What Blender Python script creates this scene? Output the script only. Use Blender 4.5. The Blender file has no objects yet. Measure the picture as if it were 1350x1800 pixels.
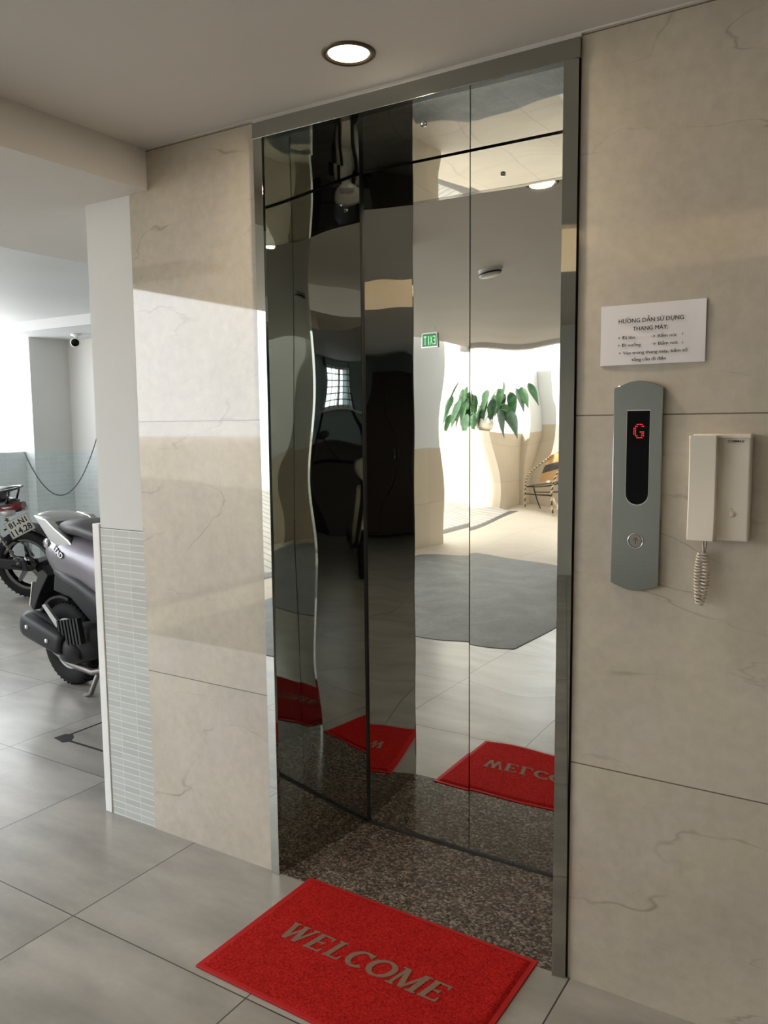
import bpy, bmesh, math, random
from mathutils import Vector, Matrix, Euler, noise
PI = math.pi
sc = bpy.context.scene
C = sc.collection
random.seed(7)

# ------------------------------------------------------------------ camera
F_PX = 1431.37
YAW, PITCH, ROLL = 0.558709, 0.107147, -0.0096055
cam_d = bpy.data.cameras.new('camera')
cam = bpy.data.objects.new('camera', cam_d); C.objects.link(cam)
cam_d.sensor_fit = 'VERTICAL'; cam_d.sensor_height = 24.0
cam_d.lens = 24.0 * F_PX / 1800.0
cam_d.clip_start = 0.02
fw = Vector((-math.sin(YAW)*math.cos(PITCH), math.cos(YAW)*math.cos(PITCH), -math.sin(PITCH)))
rt = Vector((math.cos(YAW), math.sin(YAW), 0)); up = rt.cross(fw)
r2 = math.cos(ROLL)*rt + math.sin(ROLL)*up; u2 = -math.sin(ROLL)*rt + math.cos(ROLL)*up
M = Matrix((r2, u2, -fw)).transposed().to_4x4()
M.translation = Vector((0, -1.94347, 1.45)); cam.matrix_world = M
sc.camera = cam

# ------------------------------------------------------------------ world, exposure
SKY = 5.0
SUN = 11.0
w = bpy.data.worlds.new('world'); sc.world = w; w.use_nodes = True
bg = w.node_tree.nodes['Background']; bg.inputs[0].default_value = (0.93, 0.97, 1.0, 1); bg.inputs[1].default_value = SKY
sun_d = bpy.data.lights.new('sun', 'SUN'); sun_d.energy = SUN; sun_d.angle = .01; sun_d.color = (1,.95,.86)
sun = bpy.data.objects.new('sun', sun_d); C.objects.link(sun); sun.location = (0,0,12)
sun.rotation_euler = Vector((.35,-.60,-.72)).to_track_quat('-Z','Y').to_euler()
sc.view_settings.view_transform = 'Standard'; sc.view_settings.look = 'None'
sc.view_settings.exposure = 0.44; sc.view_settings.gamma = 1.0; sc.view_settings.use_curve_mapping = False
sc.cycles.max_bounces = 14; sc.cycles.diffuse_bounces = 6; sc.cycles.glossy_bounces = 10
sc.cycles.transmission_bounces = 6
sc.cycles.use_denoising = True
sc.cycles.sample_clamp_indirect = 12.0

# ------------------------------------------------------------------ materials
def new_mat(name, color=(.5,.5,.5), rough=.5, metal=0.0, spec=.5, emit=None, estr=0, coat=0, trans=0):
    m = bpy.data.materials.new(name); m.use_nodes = True
    b = m.node_tree.nodes['Principled BSDF']
    b.inputs['Base Color'].default_value = (*color, 1); b.inputs['Roughness'].default_value = rough
    b.inputs['Metallic'].default_value = metal; b.inputs['Specular IOR Level'].default_value = spec
    b.inputs['Coat Weight'].default_value = coat; b.inputs['Coat Roughness'].default_value = .05
    b.inputs['Transmission Weight'].default_value = trans
    if emit: b.inputs['Emission Color'].default_value = (*emit, 1); b.inputs['Emission Strength'].default_value = estr
    return m
class N:
    def __init__(s, m): s.t = m.node_tree; s.b = s.t.nodes['Principled BSDF']
    def n(s, typ, **k):
        x = s.t.nodes.new(typ)
        for a, v in k.items(): setattr(x, a, v)
        return x
    def l(s, a, b): s.t.links.new(a, b)
    def pos(s):
        return s.n('ShaderNodeNewGeometry').outputs['Position']
    def math(s, op, a, b=None, c=None):
        x = s.n('ShaderNodeMath', operation=op)
        for i, v in enumerate((a, b, c)):
            if v is None: continue
            if isinstance(v, (int, float)): x.inputs[i].default_value = v
            else: s.l(v, x.inputs[i])
        return x.outputs[0]
    def sep(s, v):
        x = s.n('ShaderNodeSeparateXYZ'); s.l(v, x.inputs[0]); return x.outputs
    def comb(s, a, b, c):
        x = s.n('ShaderNodeCombineXYZ')
        for i, v in enumerate((a, b, c)):
            if isinstance(v, (int, float)): x.inputs[i].default_value = v
            else: s.l(v, x.inputs[i])
        return x.outputs[0]
    def noise(s, vec, scale, detail=4, rough=.5, dist=0, out=0):
        x = s.n('ShaderNodeTexNoise'); s.l(vec, x.inputs['Vector']); x.inputs['Scale'].default_value = scale
        x.inputs['Detail'].default_value = detail; x.inputs['Roughness'].default_value = rough; x.inputs['Distortion'].default_value = dist
        return x.outputs[out]
    def ramp(s, f, stops):
        x = s.n('ShaderNodeValToRGB'); s.l(f, x.inputs[0]); e = x.color_ramp.elements
        while len(e) < len(stops): e.new(.5)
        for q, (p, c) in zip(e, stops): q.position = p; q.color = (*c, 1) if len(c) == 3 else c
        return x.outputs[0]
    def mix(s, f, a, b, mode='MIX'):
        x = s.n('ShaderNodeMix', data_type='RGBA', blend_type=mode)
        if isinstance(f, (int, float)): x.inputs[0].default_value = f
        else: s.l(f, x.inputs[0])
        for i, v in ((6, a), (7, b)):
            if isinstance(v, tuple): x.inputs[i].default_value = (*v, 1)
            else: s.l(v, x.inputs[i])
        return x.outputs[2]
    def grid(s, v, off, pitch, w):      # 1 on joint lines of width w
        a = s.math('SUBTRACT', v, off); a = s.math('DIVIDE', a, pitch); a = s.math('FRACT', a)
        a = s.math('SUBTRACT', a, .5); a = s.math('ABSOLUTE', a); a = s.math('SUBTRACT', .5, a)
        return s.math('LESS_THAN', a, w / 2 / pitch)
    def cell(s, v, off, pitch):
        return s.math('FLOOR', s.math('DIVIDE', s.math('SUBTRACT', v, off), pitch))
    def bump(s, h, strength, dist=.01):
        x = s.n('ShaderNodeBump'); s.l(h, x.inputs['Height']); x.inputs['Strength'].default_value = strength
        x.inputs['Distance'].default_value = dist; s.l(x.outputs[0], s.b.inputs['Normal']); return x

def marble_mat(name, base, dark, vein, joints=True, rough=.09):
    m = new_mat(name, base, rough); q = N(m); q.b.inputs['Specular IOR Level'].default_value = .75; p = q.pos(); X, Y, Z = q.sep(p)
    cz = q.cell(Z, .59, .877)
    pv = q.comb(q.math('ADD', X, q.math('MULTIPLY', cz, 3.7)), Y, q.math('ADD', Z, q.math('MULTIPLY', cz, 2.3)))
    cloud = q.noise(pv, 2.2, 5, .6, .4)
    col = q.ramp(cloud, [(.3, dark), (.68, base)])
    c2 = q.noise(pv, 4.5, 4, .6, .3, out=0); col = q.mix(q.ramp(c2, [(.42, (0,0,0)), (.62, (.35,.35,.35))]), col, tuple(x*y for x, y in zip(base, (.93,.93,.80))))
    fine = q.noise(pv, 30, 4, .6)
    col = q.mix(.12, col, q.ramp(fine, [(.35, (.2,.17,.13)), (.65, (1,1,1))]), 'MULTIPLY')
    sh = q.n('ShaderNodeMapping'); sh.inputs['Rotation'].default_value = (0, math.radians(-38), 0); sh.inputs['Scale'].default_value = (.55, 1, 1.6)
    q.l(pv, sh.inputs[0])
    a = q.noise(sh.outputs[0], 1.7, 5, .52, .55)
    line = q.math('ABSOLUTE', q.math('SUBTRACT', a, .5))
    line = q.ramp(line, [(0, (1,1,1)), (.006, (0,0,0))])
    mask = q.ramp(q.noise(pv, 3.5, 2), [(.47, (0,0,0)), (.66, (1,1,1))])
    f = q.math('MULTIPLY', q.math('MULTIPLY', line, mask), .5)
    col = q.mix(f, col, vein)
    if joints:
        j = q.grid(Z, .59, .877, .0032)
        col = q.mix(j, col, (.16,.13,.1)); 
    q.l(col, q.b.inputs['Base Color'])
    return m
M_MARBLE = marble_mat('cream_marble', (.61,.555,.475), (.47,.42,.345), (.16,.125,.08), rough=.035)

def floor_mat(name, base, dark, joint, rough=.28, ox=-2.01, oy=-.5, px=.678, py=.69, jw=.004, streak=True):
    m = new_mat(name, base, rough); q = N(m); p = q.pos(); X, Y, Z = q.sep(p)
    cx = q.cell(X, ox, px); cy = q.cell(Y, oy, py)
    off = q.math('ADD', q.math('MULTIPLY', cx, 5.3), q.math('MULTIPLY', cy, 9.1))
    pv = q.comb(q.math('ADD', q.math('MULTIPLY', X, .8), off), q.math('MULTIPLY', Y, 2.2), 0.0)
    a = q.noise(pv, 2.6, 4, .55, 0)
    col = q.ramp(a, [(.2, dark), (.8, base)])
    b = q.noise(p, 45, 3, .6); col = q.mix(.12, col, q.ramp(b, [(.3, (.55,.55,.55)), (.7, (1,1,1))]), 'MULTIPLY')
    j = q.math('MAXIMUM', q.grid(X, ox, px, jw), q.grid(Y, oy, py, jw))
    col = q.mix(j, col, joint)
    q.l(col, q.b.inputs['Base Color'])
    q.bump(q.math('SUBTRACT', 1.0, j), .25, .001)
    return m
M_FLOOR = floor_mat('grey_beige_floor_tile', (.43,.41,.37), (.19,.182,.165), (.04,.036,.03))
M_CREAMF = floor_mat('cream_court_tile', (.50,.425,.32), (.44,.37,.28), (.2,.17,.13), rough=.6)
def stone_mat():
    m = new_mat('grey_rough_stone', (.17,.17,.16), .55); q = N(m); p = q.pos(); X, Y, Z = q.sep(p)
    a = q.noise(p, 3, 6, .7, .5); col = q.ramp(a, [(.3, (.06,.063,.058)), (.7, (.16,.163,.153))])
    b = q.noise(p, 60, 5, .7); col = q.mix(.5, col, q.ramp(b, [(.35, (.4,.4,.4)), (.68, (1.25,1.25,1.25))]), 'MULTIPLY')
    j = q.math('MAXIMUM', q.grid(X, -2.01, .678, .006), q.grid(Y, -.5, .69, .006)); col = q.mix(q.math('MULTIPLY', j, .7), col, (.04,.04,.04))
    q.l(col, q.b.inputs['Base Color']); q.bump(b, .5, .004); return m
M_STONE = stone_mat()
def granite_mat():
    m = new_mat('speckled_granite', (.1,.08,.06), .16); q = N(m); p = q.pos()
    v = q.n('ShaderNodeTexVoronoi'); v.inputs['Scale'].default_value = 150; q.l(p, v.inputs['Vector'])
    s = q.sep(v.outputs['Color'])[0]
    col = q.ramp(s, [(0, (.03,.024,.02)), (.45, (.085,.066,.052)), (.72, (.14,.113,.092)), (1, (.26,.225,.195))])
    b = q.noise(p, 30, 3); col = q.mix(.5, col, q.ramp(b, [(.35, (.5,.45,.4)), (.65, (1,1,1))]), 'MULTIPLY')
    q.l(col, q.b.inputs['Base Color']); return m
M_GRANITE = granite_mat()
def paint_mat(name, col, bumpy=.08):
    m = new_mat(name, col, .6, spec=.3); q = N(m); p = q.pos()
    a = q.noise(p, 1.3, 3); d = tuple(c*.93 for c in col)
    q.l(q.ramp(a, [(.3, d), (.7, col)]), q.b.inputs['Base Color']); q.bump(q.noise(p, 60, 4), bumpy, .003); return m
M_CEIL = paint_mat('ceiling_paint', (.76,.73,.69))
M_CEILP = paint_mat('parking_ceiling_paint', (.66,.68,.70))
M_WHITE = paint_mat('white_wall_paint', (.70,.70,.68))
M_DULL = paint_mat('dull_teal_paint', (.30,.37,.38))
M_PLASTER = paint_mat('rough_white_plaster', (.72,.71,.68), .8)
def small_tile(name, base, alt, joint, px=.085, pz=.0245, ox=-2.367, oz=1.083, axis='X', jw=.0035, rough=.12):
    m = new_mat(name, base, rough); q = N(m); p = q.pos(); X, Y, Z = q.sep(p)
    H = q.math('ADD', X, Y) if axis == 'XY' else X
    c = q.comb(q.cell(H, ox, px), q.cell(Z, oz, pz), 0)
    wn = q.n('ShaderNodeTexWhiteNoise', noise_dimensions='3D'); q.l(c, wn.inputs[0])
    col = q.mix(wn.outputs[0], base, alt)
    j = q.math('MAXIMUM', q.grid(H, ox, px, jw*.6), q.grid(Z, oz, pz, jw)); col = q.mix(j, col, joint)
    q.l(col, q.b.inputs['Base Color']); q.bump(j, .25, .001); return m
M_STILE = small_tile('small_grey_wall_tile', (.50,.52,.50), (.44,.46,.44), (.68,.70,.67))
M_PTILE = small_tile('parking_wall_tile', (.66,.72,.73), (.61,.67,.68), (.76,.81,.82), px=.11, pz=.05, ox=0, oz=1.18, axis='XY')
M_TAN = small_tile('tan_dado_tile', (.58,.49,.37), (.55,.46,.35), (.35,.3,.24), px=.678, pz=.62, ox=-2.01, oz=1.15, axis='XY', rough=.25)
def steel(name, base=(.66,.66,.64), rough=.02, aniso=False):
    m = new_mat(name, base, rough, 1.0); q = N(m); p = q.pos()
    return m
M_MIRROR = steel('polished_mirror_steel', (.70,.70,.67), .012)
M_JAMB = steel('polished_jamb_steel', (.42,.43,.40), .015)
M_TRIM = steel('satin_trim_steel', (.36,.37,.35), .05)
M_BRUSH = new_mat('brushed_panel_steel', (.36,.39,.375), .14, 1.0)
q = N(M_BRUSH); p = q.pos(); mp = q.n('ShaderNodeMapping'); mp.inputs['Scale'].default_value = (4, 4, 60); q.l(p, mp.inputs[0])
q.bump(q.noise(mp.outputs[0], 12, 3), .06, .001)
M_CHROME = new_mat('chrome', (.8,.8,.8), .06, 1)
M_BLACK = new_mat('black_gap', (.008,.008,.008), .7)
M_RUBBER = new_mat('tyre_rubber', (.010,.010,.011), .8, spec=.2)
M_BPLAST = new_mat('black_plastic', (.012,.012,.014), .5, spec=.3)
M_GLOSSB = new_mat('gloss_black_paint', (.012,.012,.014), .12, coat=.6)
M_GLASSB = new_mat('black_display_glass', (.004,.004,.005), .06, spec=.12)
M_REDLED = new_mat('red_led', (.4,.02,.02), .4, emit=(1,.04,.05), estr=.9)
M_REDARROW = new_mat('dull_red_arrow', (.25,.04,.03), .5)
M_IVORY = new_mat('ivory_plastic', (.82,.76,.66), .35)
M_INK = new_mat('black_ink', (.02,.02,.022), .8)
M_PAPER = new_mat('white_paper', (.78,.76,.78), .7)
M_WHITEP = new_mat('white_plastic', (.75,.75,.74), .35)
M_WTRIM = new_mat('white_tile_trim', (.80,.81,.80), .22)
M_LENS = new_mat('lamp_lens', (.9,.85,.75), .5, emit=(1,.80,.52), estr=9)
M_COVE = new_mat('cove_diffuser', (.9,.8,.7), .5, emit=(1,.75,.48), estr=90)
M_GREEN = new_mat('exit_green', (.02,.16,.05), .4, emit=(.01,.12,.03), estr=.5)
M_GREENL = new_mat('exit_letters', (.3,.9,.4), .4, emit=(.25,1,.38), estr=1.1)
M_SILVER = new_mat('silver_metal', (.6,.6,.6), .3, 1)
M_SCOOT = new_mat('grey_violet_paint', (.17,.16,.185), .38, .5, coat=.25)
M_SCOOTD = new_mat('dark_grey_plastic', (.028,.028,.031), .5, spec=.3)
M_RIM = new_mat('silver_rim', (.55,.55,.56), .3, .8)
M_TAILR = new_mat('red_tail_lens', (.11,.006,.010), .12, coat=.5)
M_CLEARL = new_mat('smoky_signal_lens', (.32,.31,.31), .12, coat=.4)
M_PLATE = new_mat('number_plate_white', (.62,.62,.58), .4)
M_SEAT = new_mat('seat_vinyl', (.035,.034,.036), .5)
M_WCOWL = new_mat('pale_cowl_paint', (.55,.53,.46), .25, coat=.5)
M_BLUEC = new_mat('dark_blue_paint', (.03,.05,.12), .25, coat=.5)
M_ENGINE = new_mat('engine_alloy', (.22,.21,.2), .45, .7)
M_CORD = new_mat('cream_cord', (.62,.56,.47), .45)
M_CABLE = new_mat('grey_cable', (.10,.11,.13), .5)
M_LEAF = new_mat('dark_green_leaf', (.035,.12,.03), .35); 
q = N(M_LEAF); q.l(q.ramp(q.noise(q.pos(), 14, 3), [(.35, (.010,.042,.014)), (.7, (.035,.10,.03))]), q.b.inputs['Base Color'])
M_STEM = new_mat('leaf_stem', (.06,.12,.04), .5)
M_POT = new_mat('white_ceramic', (.78,.75,.68), .25)
M_SOIL = new_mat('soil', (.05,.035,.02), .9)
M_DOT = new_mat('dark_brown_strap', (.04,.03,.025), .5)
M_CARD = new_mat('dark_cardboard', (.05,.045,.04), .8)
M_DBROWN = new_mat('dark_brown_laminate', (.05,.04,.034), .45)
M_DGREEN = new_mat('dark_green_plastic', (.01,.07,.035), .5)
M_REDSIGN = new_mat('red_sign', (.4,.02,.04), .4)
M_GREYBOX = new_mat('grey_concrete', (.33,.38,.40), .8)
M_BRONZE = new_mat('bronze_bezel', (.16,.12,.085), .35, .8)
def carpet():
    m = new_mat('red_coil_mat', (.40,.012,.012), .9, spec=.05); q = N(m); p = q.pos()
    a = q.noise(p, 200, 4, .8); b = q.noise(p, 12, 3)
    col = q.ramp(a, [(.33, (.17,.005,.005)), (.5, (.43,.014,.012)), (.7, (.60,.036,.026))])
    col = q.mix(.4, col, q.ramp(b, [(.3, (.75,.7,.7)), (.7, (1,1,1))]), 'MULTIPLY'); q.l(col, q.b.inputs['Base Color'])
    q.bump(a, .9, .004); return m
M_MAT = carpet()
M_MATB = new_mat('red_mat_border', (.40,.010,.010), .6, spec=.2)
M_LETTER = new_mat('taupe_mat_backing', (.16,.095,.055), .8)
q = N(M_LETTER); q.l(q.ramp(q.noise(q.pos(), 260, 3, .8), [(.2, (.13,.07,.045)), (.8, (.24,.15,.10))]), q.b.inputs['Base Color'])
def ramp_mat():
    m = new_mat('grooved_ramp', (.52,.48,.42), .6); q = N(m); X, Y, Z = q.sep(q.pos())
    g = q.grid(Y, 0, .14, .016); b = q.noise(q.pos(), 4, 5, .7)
    col = q.ramp(b, [(.3, (.42,.38,.33)), (.7, (.56,.52,.46))]); q.l(q.mix(g, col, (.14,.13,.12)), q.b.inputs['Base Color']); return m
M_RAMP = ramp_mat()
def weave(name, a, b):
    m = new_mat(name, a, .5); q = N(m); X, Y, Z = q.sep(q.pos())
    ck = q.n('ShaderNodeTexChecker'); ck.inputs['Scale'].default_value = 60; ck.inputs[1].default_value = (*a,1); ck.inputs[2].default_value = (*b,1)
    q.l(q.pos(), ck.inputs[0]); q.l(ck.outputs[0], q.b.inputs['Base Color']); return m
M_WEAVE = weave('tan_woven_strap', (.55,.30,.10), (.42,.22,.07))
M_WEAVED = weave('dark_woven_strap', (.05,.035,.03), (.09,.06,.05))
M_CSTRIPE = new_mat('cream_cane', (.62,.45,.24), .45)
M_GLASS = new_mat('window_glass', (.9,.95,1), .02, trans=1.0)

# ------------------------------------------------------------------ mesh helpers
class MB:
    def __init__(s): s.bm = bmesh.new(); s.mats = []; s.smooth = False
    def mi(s, m):
        if m is None: return 0
        if m not in s.mats: s.mats.append(m)
        return s.mats.index(m)
    def face(s, vs, mi=0, sm=False):
        try: f = s.bm.faces.new(vs)
        except ValueError: return
        f.material_index = mi; f.smooth = sm; return f
    def box(s, a, b, m=None, T=None, bev=0):
        mi = s.mi(m); x0, y0, z0 = a; x1, y1, z1 = b
        tmp = bmesh.new()
        vs = [tmp.verts.new(v) for v in ((x0,y0,z0),(x1,y0,z0),(x1,y1,z0),(x0,y1,z0),(x0,y0,z1),(x1,y0,z1),(x1,y1,z1),(x0,y1,z1))]
        for f in ((0,3,2,1),(4,5,6,7),(0,1,5,4),(1,2,6,5),(2,3,7,6),(3,0,4,7)): tmp.faces.new([vs[i] for i in f])
        bf = set()
        if bev: bf = set(bmesh.ops.bevel(tmp, geom=tmp.edges[:], offset=bev, segments=3, profile=.6, affect='EDGES')['faces'])
        s.absorb(tmp, mi, T, bf); return s
    def absorb(s, tmp, mi, T=None, sm=False):
        mp = {}
        for v in tmp.verts: mp[v] = s.bm.verts.new((T @ v.co) if T else v.co)
        for f in tmp.faces: s.face([mp[v] for v in f.verts], mi, bool(sm) and f in sm)
        tmp.free()
    def prism(s, pts, axis, a, b, m=None, T=None, bev=0, seg=3):
        """pts: 2D polygon; axis 'y': pts are (x,z) extruded y a..b; 'z': (x,y); 'x': (y,z)"""
        mi = s.mi(m); tmp = bmesh.new()
        def mk(p, t): return {'y': (p[0], t, p[1]), 'z': (p[0], p[1], t), 'x': (t, p[0], p[1])}[axis]
        A = [tmp.verts.new(mk(p, a)) for p in pts]; B = [tmp.verts.new(mk(p, b)) for p in pts]; n = len(pts)
        tmp.faces.new(A); tmp.faces.new(B[::-1])
        for i in range(n): tmp.faces.new((A[i], B[i], B[(i+1)%n], A[(i+1)%n]))
        bmesh.ops.recalc_face_normals(tmp, faces=tmp.faces[:])
        if bev:
            es = [e for e in tmp.edges if (e.verts[0] in A) == (e.verts[1] in A)]
            bf = set(bmesh.ops.bevel(tmp, geom=es, offset=bev, segments=seg, profile=.6, affect='EDGES')['faces'])
        else: bf = set()
        s.absorb(tmp, mi, T, bf); return s
    def tube(s, pts, r, m=None, n=10, T=None, closed=False, stripe=None, caps=True):
        mi = s.mi(m); P = [Vector(p) for p in pts]; k = len(P); rings = []
        rr = r if isinstance(r, (list, tuple)) else [r]*k
        ref = None
        for i in range(k):
            if closed: d = P[(i+1)%k] - P[(i-1)%k]
            else: d = P[min(i+1, k-1)] - P[max(i-1, 0)]
            d.normalize()
            if ref is None:
                ref = Vector((0,0,1)) if abs(d.z) < .9 else Vector((1,0,0))
            ref = (ref - d*ref.dot(d))
            if ref.length < 1e-5: ref = d.orthogonal()
            ref.normalize(); b = d.cross(ref)
            ring = []
            for j in range(n):
                a = 2*PI*j/n; c = P[i] + (ref*math.cos(a) + b*math.sin(a))*rr[i]
                ring.append(s.bm.verts.new((T @ c) if T else c))
            rings.append(ring)
        m2 = s.mi(stripe) if stripe else mi
        for i in range(k if closed else k-1):
            A, B = rings[i], rings[(i+1)%k]
            for j in range(n):
                q_ = mi if not stripe else (mi if ((i + j*4//n*1) % 4) < 2 else m2)
                s.face((A[j], A[(j+1)%n], B[(j+1)%n], B[j]), q_, True)
        if not closed and caps: s.face(rings[0][::-1], mi); s.face(rings[-1], mi)
        return s
    def lathe(s, prof, m=None, n=32, T=None, arc=None):
        """prof: (r,z) list revolved about z"""
        mi = s.mi(m); R = []
        for r, z in prof:
            if r < 1e-6: v = s.bm.verts.new((T @ Vector((0,0,z))) if T else (0,0,z)); R.append([v]*n); continue
            R.append([s.bm.verts.new((T @ Vector((r*math.cos(2*PI*j/n), r*math.sin(2*PI*j/n), z))) if T else (r*math.cos(2*PI*j/n), r*math.sin(2*PI*j/n), z)) for j in range(n)])
        for A, B in zip(R, R[1:]):
            for j in range(n):
                v = [A[j], A[(j+1)%n], B[(j+1)%n], B[j]]; u = []
                for x in v:
                    if x not in u: u.append(x)
                if len(u) >= 3: s.face(u, mi, True)
        return s
    def loft(s, secs, m=None, n=24, T=None, e=2.6):
        """secs: (x, y, z, halfwidth_y, halfheight_z) superellipse sections along x"""
        mi = s.mi(m); R = []
        for x, y, z, a, b in secs:
            ring = []
            for j in range(n):
                t = 2*PI*j/n; c, d = math.cos(t), math.sin(t)
                p = Vector((x, y + a*math.copysign(abs(c)**(2/e), c), z + b*math.copysign(abs(d)**(2/e), d)))
                ring.append(s.bm.verts.new((T @ p) if T else p))
            R.append(ring)
        for A, B in zip(R, R[1:]):
            for j in range(n): s.face((A[j], A[(j+1)%n], B[(j+1)%n], B[j]), mi, True)
        s.face(R[0][::-1], mi, False); s.face(R[-1], mi, False); return s
    def grid(s, f, nu, nv, m=None, sm=True):
        mi = s.mi(m); V = [[s.bm.verts.new(f(i/nu, j/nv)) for j in range(nv+1)] for i in range(nu+1)]
        for i in range(nu):
            for j in range(nv): s.face((V[i][j], V[i+1][j], V[i+1][j+1], V[i][j+1]), mi, sm)
        return s
    def build(s, name, m=None, parent=None, fix=True):
        if m is not None and m not in s.mats:
            if not s.mats: s.mats.append(m)
        if fix: bmesh.ops.recalc_face_normals(s.bm, faces=s.bm.faces[:])
        me = bpy.data.meshes.new(name); s.bm.to_mesh(me); s.bm.free()
        for x in s.mats: me.materials.append(x)
        o = bpy.data.objects.new(name, me); C.objects.link(o)
        if parent: o.parent = parent
        return o
def tag(o, label=None, cat=None, group=None, kind=None):
    if label: o['label'] = label
    if cat: o['category'] = cat
    if group: o['group'] = group
    if kind: o['kind'] = kind
    return o
def thing(name, label, cat, loc=(0,0,0), rz=0, group=None, scale=1):
    o = bpy.data.objects.new(name, None); C.objects.link(o); o.location = loc; o.rotation_euler = (0,0,rz); o.scale = (scale,)*3
    o.empty_display_size = .1
    return tag(o, label, cat, group)
def struct(name, mb, m=None, label=None):
    o = mb.build(name, m); o['kind'] = 'structure'
    if label: o['label'] = label
    return o
def copy_tree(o, parent=None):
    c = o.copy(); C.objects.link(c); c.parent = parent
    for ch in [x for x in o.children]: copy_tree(ch, c)
    return c
def text_mesh(txt, m, width=None, height=None, align='LEFT', bold=0, shear=0, extrude=.0):
    """returns a mesh of the text in the xy plane, origin at left baseline, scaled to width and cap height"""
    cu = bpy.data.curves.new('t', 'FONT'); cu.body = txt; cu.size = 1; cu.offset = bold; cu.shear = shear; cu.extrude = 0; cu.resolution_u = 3
    o = bpy.data.objects.new('t', cu); C.objects.link(o)
    dg = bpy.context.evaluated_depsgraph_get(); dg.update()
    me = bpy.data.meshes.new_from_object(o.evaluated_get(dg)); bpy.data.objects.remove(o); bpy.data.curves.remove(cu)
    xs = [v.co.x for v in me.vertices]; x0, x1 = min(xs), max(xs)
    cap = .73
    for v in me.vertices:
        sx = (width/(x1-x0)) if width else (height/cap); sy = (height/cap) if height else sx
        v.co = Vector(((v.co.x-x0)*sx, v.co.y*sy, 0))
    return me
def add_text(mb, txt, T, width, height, m=None, bold=0, shear=0):
    me = text_mesh(txt, m, width, height, bold=bold, shear=shear); mi = mb.mi(m) if m else 0
    vs = [mb.bm.verts.new(T @ v.co) for v in me.vertices]
    for p in me.polygons: mb.face([vs[i] for i in p.vertices], mi)
    bpy.data.meshes.remove(me)
def frame_T(o, x, y):      # matrix with local x,y axes and origin
    x = Vector(x).normalized(); y = Vector(y); y = (y - x*y.dot(x)).normalized(); z = x.cross(y)
    T = Matrix((x, y, z)).transposed().to_4x4(); T.translation = Vector(o); return T

# ================================================================== STRUCTURE
ZC = 2.352          # lobby ceiling
# floor
mb = MB(); mb.box((-4.4,-4.6,-.1),(5.4,.0,0), M_FLOOR); mb.box((-2.9,-5.9,-.1),(5.4,-4.6,0), M_FLOOR); mb.box((-8.3,-1.7,-.1),(-4.4,4.2,0), M_FLOOR); mb.box((-4.4,0,-.1),(-1.63,4.2,0), M_FLOOR)
mb.box((-.3,-7.4,-.1),(5.4,-5.9,0), M_FLOOR)
struct('floor', mb, label='grey beige square floor tiles of the lobby')
mb = MB(); mb.box((-5.0,-10.9,-.1),(-2.9,-4.6,-.001), M_CREAMF); mb.box((-2.9,-10.9,-.1),(-.6,-5.9,-.001), M_CREAMF); mb.box((-5.0,-4.6,-.1),(-4.4,-1.7,-.001), M_CREAMF)
mb.box((-5.45,-10.9,-.1),(-5.0,-9.2,-.001), M_CREAMF)
struct('floor', mb, label='cream tiles of the outer court')
mb = MB(); mb.prism([(-2.0,-1.95),(-4.39,-1.95),(-4.39,-4.9),(-3.9,-5.35),(-2.0,-4.75)], 'z', 0.0, .004, M_STONE)
struct('floor', mb, label='dark grey rough stone patch set in the lobby floor')
mb = MB(); mb.prism([(-1.632,.0),(-.69,.0),(-.69,.46),(-1.632,.46)], 'z', -.1, .003, M_GRANITE)
struct('trim_1', mb, label='speckled dark granite threshold of the elevator')
# elevator wall
mb = MB()
for x0, x1 in ((-2.207,-1.652),(-.662,5.2)): mb.box((x0,0,0),(x1,.02,ZC), M_MARBLE)
struct('wall_front', mb, label='cream marble tiled wall around the elevator')
mb = MB(); mb.box((-2.435,.02,0),(-2.0,.16,2.3)); mb.box((-2.0,.02,0),(-1.66,2.3,2.3)); mb.box((-.655,.02,0),(5.2,.46,2.4)); mb.box((-1.66,.55,0),(-.655,.6,2.4)); mb.box((-1.66,.02,2.34),(-.655,.6,2.4)); mb.box((-1.66, .6, 0), (-.655,2.3,2.3))
mb.box((-2.435,.004,1.087),(-2.208,.02,2.22))
struct('wall_shaft', mb, M_WHITE, label='white painted column beside the marble')
mb = MB(); mb.box((-2.435,.002,0),(-2.2085,.0195,1.085)); struct('wall_column', mb, M_STILE, label='small grey tiles on the lower column')
mb = MB(); mb.box((-2.474,-.002,0),(-2.437,.03,1.10), bev=.003); mb.box((-2.474,.03,0),(-2.437,.17,1.08)); struct('trim_2', mb, M_WTRIM, label='white corner strip of the column tiles')
# plaster line over the frame
mb = MB()
rnd = random.Random(3); pts = []
n = 90
for i in range(n+1):
    x = -1.66 + 1.0*i/n; pts.append((x, 2.340 - .002 + rnd.random()*.004 ))
poly = [(-1.66,ZC)] + [( -1.66 + 1.0*i/n, 2.3395 + .0015*math.sin(i*1.7)) for i in range(n+1)] + [(-.66,ZC)]
mb.prism(poly, 'y', -.004, .02, M_PLASTER); mb.box((-.66,-.004,ZC-.004),(5.2,.0,ZC)); mb.box((-2.12,-.004,ZC-.003),(-1.66,0,ZC))
struct('trim_3', mb, M_PLASTER, label='rough white plaster line above the elevator frame')
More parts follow.
